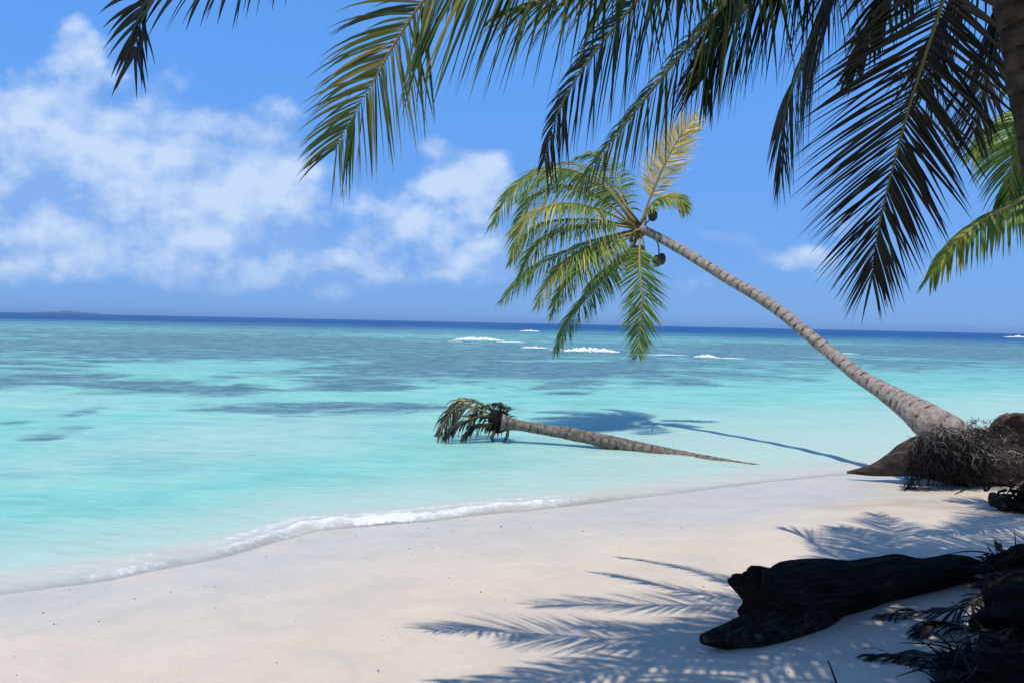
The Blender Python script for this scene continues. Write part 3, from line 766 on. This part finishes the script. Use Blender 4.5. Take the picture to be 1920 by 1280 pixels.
mb = MB(); lump(mb, hd, (.17, .17, .20), 5, 14, 10, .3)
for i in range(60):
    d = Vector((r.gauss(0, 1), r.gauss(0, 1), r.gauss(0.1, 1))).normalized(); c = hd + d * .12; e = c + d * r.uniform(.08, .26) + Vector((0, 0, -.05))
    tube(mb, [tuple(c) + (.016,), tuple(c.lerp(e, .5) + Vector((0, 0, .03))) + (.011,), tuple(e) + (.004,)], 5, 5, tone=r.uniform(0, .7), cap=False)
mb.build('crown_stump', m_root, fp)

# ------------------------------------------------------------------ the palm overhead, its fronds framing the view
CR = P(1885, -350, 3.1)
tb = P(2110, 900, 3.4); tb.z = float(ground_z(tb.x, tb.y))
op_ = empty('shade_palm', tb)
tag(op_, 'dark trunked coconut palm whose big drooping fronds hang across the top of the view', 'palm tree')
mb = MB()
tube(mb, [tuple(CR + Vector((0, 0, .1))) + (.10,), tuple(CR) + (.15,)] + [tuple(P(a, b, d)) + (rr,) for a, b, d, rr in [(1910, -180, 3.1, .15), (1940, 20, 3.12, .14), (1962, 200, 3.15, .12), (1998, 450, 3.2, .115)]] + [tuple(tb + Vector((0, 0, .45))) + (.16,), tuple(tb + Vector((.02, 0, -.1))) + (.26,)], 16, 150, .10, .06, .085, 8)
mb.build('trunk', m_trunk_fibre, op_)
C3 = lambda l: [CR] + [P(a, b, d) for a, b, d in l]
TC = (-.1, -1, .15)
OVER = [
    ('A', C3([(1560, -400, 3), (1180, -160, 3.03), (940, -72, 3.15), (805, -12, 3.25), (712, 135, 3.38), (660, 222, 3.45), (628, 282, 3.5)]), dict(leaf=.68, n=185, tone=(.33, .18), dry=.28, n0=(-.1, -1, .35), n1=(-.15, -1, .25), a0=72, a1=27, apow=2.4, fall=.06, hang=.06, material=m_leaf, width=.016, jit=.06, rib_tone=.75)),
    ('B', C3([(1560, -330, 3.4), (1300, -110, 3.7), (1175, 25, 4), (1085, 140, 4.3), (1045, 215, 4.45), (1020, 300, 4.6)]), dict(leaf=.64, n=110, width=.020, tone=(.2, .14), n0=(-.2, -1, .5), n1=(-.3, -1, .2), a0=58, a1=20, fall=.10, hang=.2, sides=(1.0, .5), material=m_leaf_shaded)),
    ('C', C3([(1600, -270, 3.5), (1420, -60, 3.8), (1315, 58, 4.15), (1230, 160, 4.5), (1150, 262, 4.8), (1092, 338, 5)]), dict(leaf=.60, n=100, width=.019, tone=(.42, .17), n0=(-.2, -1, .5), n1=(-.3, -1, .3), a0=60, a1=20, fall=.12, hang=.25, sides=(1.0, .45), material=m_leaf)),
    ('G', C3([(1640, -300, 3.4), (1520, -120, 3.7), (1420, -10, 3.9), (1350, 80, 4.1), (1318, 150, 4.2)]), dict(leaf=.68, n=105, width=.021, tone=(.25, .17), n0=(0, -.4, 1), n1=(-.3, -.9, .3), a0=60, a1=20, fall=.14, hang=.25, material=m_leaf_shaded)),
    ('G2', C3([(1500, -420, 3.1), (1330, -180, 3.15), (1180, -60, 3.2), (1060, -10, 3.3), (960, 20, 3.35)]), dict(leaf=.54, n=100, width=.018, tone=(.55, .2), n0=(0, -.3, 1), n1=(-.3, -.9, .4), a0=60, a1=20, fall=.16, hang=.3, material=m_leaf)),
    ('D', C3([(1720, -320, 3.6), (1610, -120, 4.4), (1548, 0, 4.9), (1500, 125, 5.4), (1470, 225, 5.7), (1462, 315, 5.9)]), dict(leaf=.85, n=105, width=.021, tone=(.1, .1), n0=(0, -.5, .8), n1=(-.8, -.5, .1), a0=48, a1=8, fall=.14, hang=.4, material=m_leaf_shaded)),
    ('E', C3([(1815, -160, 3.4), (1768, 0, 3.7), (1705, 200, 4), (1658, 380, 4.25), (1640, 470, 4.35), (1635, 520, 4.4)]), dict(leaf=.72, n=112, tone=(.08, .08), n0=TC, n1=TC, a0=62, a1=18, apow=1.8, fall=.035, hang=.06, start=.1, material=m_leaf_shaded, width=.021, rib_tone=.42, jit=.04, rib=(.016, .004))),
    ('H', C3([(1895, -200, 3.6), (1880, -20, 4.3), (1850, 130, 4.8), (1826, 250, 5.1)]), dict(leaf=.72, n=105, width=.022, tone=(.12, .1), n0=TC, n1=TC, a0=60, a1=20, fall=.06, hang=.1, material=m_leaf_shaded)),
    ('H2', C3([(1860, -220, 3.6), (1810, -60, 4.2), (1765, 60, 4.7), (1735, 170, 5)]), dict(leaf=.72, n=105, width=.022, tone=(.1, .1), n0=TC, n1=TC, a0=62, a1=18, fall=.05, hang=.1, material=m_leaf_shaded)),
    ('I', C3([(1780, -250, 3.6), (1690, -80, 4.3), (1640, 40, 4.7), (1600, 130, 4.9)]), dict(leaf=.5, n=70, tone=(.1, .1), n0=(0, -.5, .8), n1=TC, a0=45, a1=10, fall=.1, hang=.3, material=m_leaf_shaded)),
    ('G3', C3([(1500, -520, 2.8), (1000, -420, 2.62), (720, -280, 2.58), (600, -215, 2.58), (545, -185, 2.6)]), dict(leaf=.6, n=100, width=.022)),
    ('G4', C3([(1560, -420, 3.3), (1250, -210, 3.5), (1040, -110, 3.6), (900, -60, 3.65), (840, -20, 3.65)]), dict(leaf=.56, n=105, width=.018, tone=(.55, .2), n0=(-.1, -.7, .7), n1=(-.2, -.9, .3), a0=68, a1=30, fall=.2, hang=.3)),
    ('F', C3([(1300, -640, 2.7), (800, -420, 2.5), (560, -150, 2.42), (420, -60, 2.38), (335, -40, 2.36), (288, -15, 2.35), (264, 40, 2.34), (252, 105, 2.34)]), dict(leaf=.38, n=160, tone=(.12, .1), n0=(-.1, -1, .4), n1=(-.1, -1, .2), a0=72, a1=24, apow=1.8, fall=.09, hang=.08, material=m_leaf_shaded, width=.018)),
]
V3 = lambda *l: [CR] + [Vector(p) + Vector((-.5, -.9, -.5)) for p in l]
c = CR
OVER += [('s', V3((1.9, 3.1, 5.1), (1.1, 2.3, 4.75), (.45, 1.7, 4.1)), {}), ('s', V3((2.35, 2.9, 5.15), (2.0, 1.8, 4.8), (1.7, .9, 4.0)), {}), ('s', V3((3.1, 2.9, 5.1), (3.5, 1.9, 4.7), (3.8, 1.1, 4.0)), {}),
         ('s', V3((3.6, 3.7, 5.2), (4.5, 3.5, 4.8), (5.3, 3.4, 4.0)), {}), ('s', V3((1.7, 3.6, 5.3), (.8, 3.0, 5.1), (0.1, 2.5, 4.5)), {}), ('s', V3((3.4, 4.5, 5.4), (4.2, 5.0, 5.2), (5.0, 5.4, 4.5)), {}),
         ('s', [CR] + [Vector(p) for p in ((2.8, 4.2, 5.25), (3.4, 5.0, 5.5), (4.0, 5.7, 5.3))], {}), ('s', [CR] + [Vector(p) for p in ((2.4, 4.3, 5.35), (2.7, 5.1, 5.6), (2.9, 5.8, 5.4))], {}),
         ('s', [CR] + [Vector(p) for p in ((3.0, 4.0, 5.3), (3.7, 4.6, 5.6), (4.4, 5.0, 5.4))], {}), ('s', [CR] + [Vector(p) for p in ((2.2, 4.0, 5.2), (2.3, 4.8, 5.45), (2.3, 5.3, 5.3))], {}),
         ('s', V3((2.2, 3.4, 5.4), (1.4, 2.7, 5.3), (.7, 2.1, 4.9)), {}), ('s', V3((2.7, 3.0, 5.3), (2.5, 1.9, 5.2), (2.3, 1.0, 4.6)), {}), ('s', V3((3.2, 3.5, 5.5), (3.9, 2.8, 5.3), (4.6, 2.2, 4.6)), {}), ('s', V3((2.0, 3.9, 5.4), (1.3, 3.8, 5.3), (.6, 3.6, 4.9)), {}),
         ('s', V3((2.9, 3.2, 5.4), (2.9, 2.2, 5.3), (2.8, 1.3, 4.8)), {}), ('s', V3((1.6, 2.7, 4.9), (1.1, 1.9, 4.3), (.9, 1.5, 3.7)), {})]
for j, (nm, pts, kw) in enumerate(OVER):
    k = dict(leaf=.85, n=95, tone=(.35, .15), width=.032, n0=(0, 0, 1), n1=(0, 0, 1), fall=.14, hang=.3, material=m_leaf); k.update(kw)
    k.setdefault('rib', (.028, .005)); frond(op_, pts, seed=100 + j, **k)

# ------------------------------------------------------------------ palm behind at the right edge
CB = P(2075, 285, 6.3)
bb = P(2330, 905, 6.8); bb.z = float(ground_z(bb.x, bb.y))
bp = empty('sunlit_palm', bb)
tag(bp, 'sunlit green palm behind the dark trunk, one arched frond reaching in over the sea', 'palm tree')
mb = MB(); tube(mb, [tuple(CB) + (.10,), tuple(CB.lerp(bb, .3) + Vector((.1, 0, .1))) + (.13,), tuple(CB.lerp(bb, .7)) + (.15,), tuple(bb + Vector((0, 0, -.1))) + (.25,)], 14, 80, .06, .04, .12, 5)
mb.build('trunk', m_trunk, bp)
for j, (pp, kw) in enumerate([
        ([(1995, 325, -.2), (1920, 372, -.4), (1850, 408, -.5), (1795, 452, -.55), (1744, 517, -.55)], dict(leaf=0.44, tone=(.42, .13), fall=.22, hang=.55, dry=.2, rib_tone=.9)),
        ([(1990, 225, 0), (1930, 225, -.1), (1900, 290, -.2), (1892, 400, -.2)], dict(leaf=0.48, tone=(.42, .13), n1=TC)),
        ([(1990, 240, .4), (1920, 205, .7), (1865, 235, .9), (1825, 290, 1.0)], dict(leaf=0.44, tone=(.55, .15))),
        ([(2000, 300, .4), (1945, 300, .7), (1900, 340, .9)], dict(leaf=0.40, tone=(.35, .13))),
        ([(2060, 200, 0), (2020, 120, .1), (1960, 110, .2), (1900, 160, .3)], dict(leaf=0.48, tone=(.4, .14))),
        ([(2110, 200, 0), (2180, 150, .1), (2260, 190, .2)], dict(leaf=0.48, tone=(.4, .14))),
        ([(2130, 290, 0), (2220, 330, -.3), (2270, 450, -.4)], dict(leaf=0.48, tone=(.4, .14)))]):
    k = dict(n0=(0, -.35, 1), n1=(-.4, -.6, .7), fall=.16, hang=.35); k.update(kw)
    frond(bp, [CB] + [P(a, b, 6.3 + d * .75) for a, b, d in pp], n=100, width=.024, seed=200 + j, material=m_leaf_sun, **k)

# ------------------------------------------------------------------ driftwood log in the shade
lg = empty('driftwood_log', G(1600, 1180))
tag(lg, 'thick shade-blackened driftwood log lying on the shaded sand with a jagged broken end', 'log')
def up(px, py, d):
    q = G(px, py); q.z += d; return q
mb = MB()
tube(mb, [tuple(P(x, y, d)) + (rr,) for x, y, d, rr in [(1424, 1122, 4.25, .150), (1455, 1122, 4.34, .178), (1490, 1113, 4.44, .192), (1540, 1108, 4.56, .178), (1600, 1099, 4.73, .160), (1650, 1086, 4.86, .142), (1690, 1080, 4.96, .134), (1735, 1078, 5.06, .108), (1785, 1068, 5.2, .104), (1822, 1066, 5.29, .086), (1843, 1070, 5.33, .04)]], 48, 150, .15, seed=6, wob=2.6, ridge=.11)
ob = mb.build('log_body', m_wood, lg)
me = ob.data                                                      # splintered left end: pull the first rings about
for v in me.vertices:
    w = v.co + lg.location
    e = 0
    if v.index < 48 * 9 or v.index == len(me.vertices) - 2:
        k = 1 - (v.index // 48) / 9 if v.index < 48 * 9 else 1
        h = float(fbm(np.array(w.x * 9 + w.z * 7), np.array(w.z * 9 + w.y * 5), 171, 3))
        v.co.x += (-.20 * h - .03 * (1 if w.z > .42 else 0)) * k
        v.co.z += (.10 * h + (.03 if w.z > .42 else 0)) * k
mb = MB()
tube(mb, [tuple(P(x, y, d)) + (rr,) for x, y, d, rr in [(1316, 1198, 3.97, .025), (1345, 1195, 4.0, .05), (1395, 1185, 4.08, .088), (1440, 1174, 4.17, .110), (1490, 1160, 4.28, .110), (1550, 1142, 4.44, .08), (1590, 1118, 4.62, .03)]], 56, 150, .22, seed=14, wob=4.0, ridge=.20)
mb.build('broken_slab', m_stub, lg)

# ------------------------------------------------------------------ brush heap, dead fronds and twigs at the right
hp = G(1925, 1200)
bh = empty('brush_heap', hp)
tag(bh, 'tangled shade-dark heap of dead leaves and twigs in the corner beside the log', 'brush heap')
mb = MB()
for i, (a, b, z, s) in enumerate([(1925, 1150, .10, .20), (1955, 1110, .18, .26), (1920, 1230, .04, .18), (1850, 1282, .0, .12), (1970, 1230, .2, .30), (1780, 1300, -.02, .10), (1890, 1295, .04, .16), (1895, 1105, .02, .10)]):
    q = up(a, b, z); lump(mb, q, (s * 1.05, s * .9, s * .62), i * 13 + 3, 36, 24, .55)
mb.build('litter_mound', m_litter, bh)
mb = MB(); r = random.Random(77)
def litter_pt():
    if r.random() < .6: return up(min(1960, 1835 + abs(r.gauss(0, 60)) + r.uniform(0, 50)), r.uniform(1075, 1290), r.uniform(.0, .20))
    return up(r.uniform(1770, 1920), min(1300, 1245 + abs(r.gauss(0, 40))), r.uniform(0, .06))
for i in range(3600):
    c = litter_pt(); d = Vector((r.gauss(0, 1), r.gauss(0, 1), r.gauss(.1, .6))).normalized(); s = d.cross(Vector((r.gauss(0, 1), r.gauss(0, 1), r.gauss(0, 1)))).normalized()
    l_ = r.uniform(.03, .11); w = r.uniform(.008, .024); nn = d.cross(s)
    mb.add([c, c + d * l_ * .5 + s * w, c + d * l_ + nn * .02, c + d * l_ * .5 - s * w], [(0, 1, 2, 3)], None, [min(1, abs(r.gauss(.2, .25)))] * 4)
mb.build('dead_leaves', m_leaf_dead, bh)
mb = MB()
for i in range(260):
    c = litter_pt(); d = Vector((r.gauss(-.3, .8), r.gauss(0, .7), r.gauss(.05, .3))).normalized(); l_ = r.uniform(.10, .36)
    tube(mb, [tuple(c) + (.007,), tuple(c + d * l_ * .5 + Vector((0, 0, .03))) + (.005,), tuple(c + d * l_) + (.002,)], 5, 6, tone=r.uniform(0, .5), cap=False)
mb.build('twigs', m_root, bh)

for j, (pp, lab) in enumerate([
        ([(1900, 1170, .16), (1850, 1165, .16), (1790, 1170, .09), (1720, 1158, .04), (1650, 1160, .02)], 'withered frond trailing from the heap, topmost on the sand below the log'),
        ([(1890, 1235, .10), (1830, 1222, .12), (1770, 1190, .07), (1715, 1195, .03)], 'short withered frond arching down between two longer dead ones'),
        ([(1860, 1270, .04), (1790, 1258, .06), (1700, 1240, .03), (1630, 1236, .02)], 'withered frond lying lowest on the shaded sand')]):
    q = [up(*p) for p in pp]
    e = empty('dead_frond', q[0]); tag(e, lab, 'dead frond', 'dead fronds lying by the brush heap')
    frond(e, q, leaf=.22, n=26, width=.02, a0=40, a1=12, fall=.25, hang=.1, start=.2, tone=(.15, .15), material=m_leaf_dead, seed=300 + j, rib=(.012, .004), rib_tone=.05, jit=.3, seg=4, name='leaflets')
for j, (path, lab) in enumerate([([(1572, 1290, -.02), (1562, 1262, .05), (1553, 1238, .14)], 'bare twig stuck upright in the sand at the bottom edge'), ([(1868, 1088, .1), (1872, 1070, .17), (1870, 1050, .26), (1876, 1040, .30)], 'thin twig standing on top of the brush heap')]):
    q0 = up(path[0][0], path[0][1], 0)
    e = MB(); tube(e, [tuple(Vector((P(a, b, q0.y)))) + (.006 - .0015 * i,) for i, (a, b, z) in enumerate(path)], 5, 10, tone=.1)
    tag(e.build('twig', m_root), lab, 'twig')

# gnarled root clump at the foot of the bank
mb = MB(); r = random.Random(9); q = G(1908, 958)
for i in range(9):
    lump(mb, q + Vector((r.gauss(.12, .12), r.gauss(.06, .06), r.uniform(.0, .16))), (r.uniform(.05, .11), r.uniform(.05, .1), r.uniform(.05, .1)), i * 11 + 2, 22, 16, .7)
for i in range(110):
    c = q + Vector((r.gauss(.12, .13), r.gauss(.02, .08), r.uniform(.02, .26))); pts = [c]
    for k in range(3): pts.append(pts[-1] + Vector((r.gauss(-.02, .07), r.gauss(-.02, .05), r.gauss(-.03, .05))))
    rr = r.uniform(.006, .018)
    tube(mb, [tuple(x) + (rr * (1 - .22 * k),) for k, x in enumerate(pts)], 6, 10, .12, seed=i, wob=14, cap=True)
tag(mb.build('root_clump', m_stub), 'gnarled grey green root clump at the foot of the earth bank', 'root clump')

# ------------------------------------------------------------------ sea air, which pales the far island and the horizon
def haze():
    x, y, z0, z1 = 12600, 12600, -12, 46
    v = [(a, b, c) for c in (z0, z1) for a, b in ((-x, -y), (x, -y), (x, y), (-x, y))]
    me = bpy.data.meshes.new('haze'); me.from_pydata(v, [], [(3, 2, 1, 0), (4, 5, 6, 7), (0, 1, 5, 4), (1, 2, 6, 5), (2, 3, 7, 6), (3, 0, 4, 7)])
    m = bpy.data.materials.new('sea_air'); m.use_nodes = True; nt = m.node_tree; nt.nodes.clear()
    o_ = nt.nodes.new('ShaderNodeOutputMaterial'); pv = nt.nodes.new('ShaderNodeVolumePrincipled')
    pv.inputs['Color'].default_value = (.42, .66, 1.0, 1); pv.inputs['Density'].default_value = 1.2e-4
    nt.links.new(pv.outputs[0], o_.inputs['Volume']); me.materials.append(m)
    o = bpy.data.objects.new('haze', me); COL.objects.link(o); o['kind'] = 'stuff'
haze()
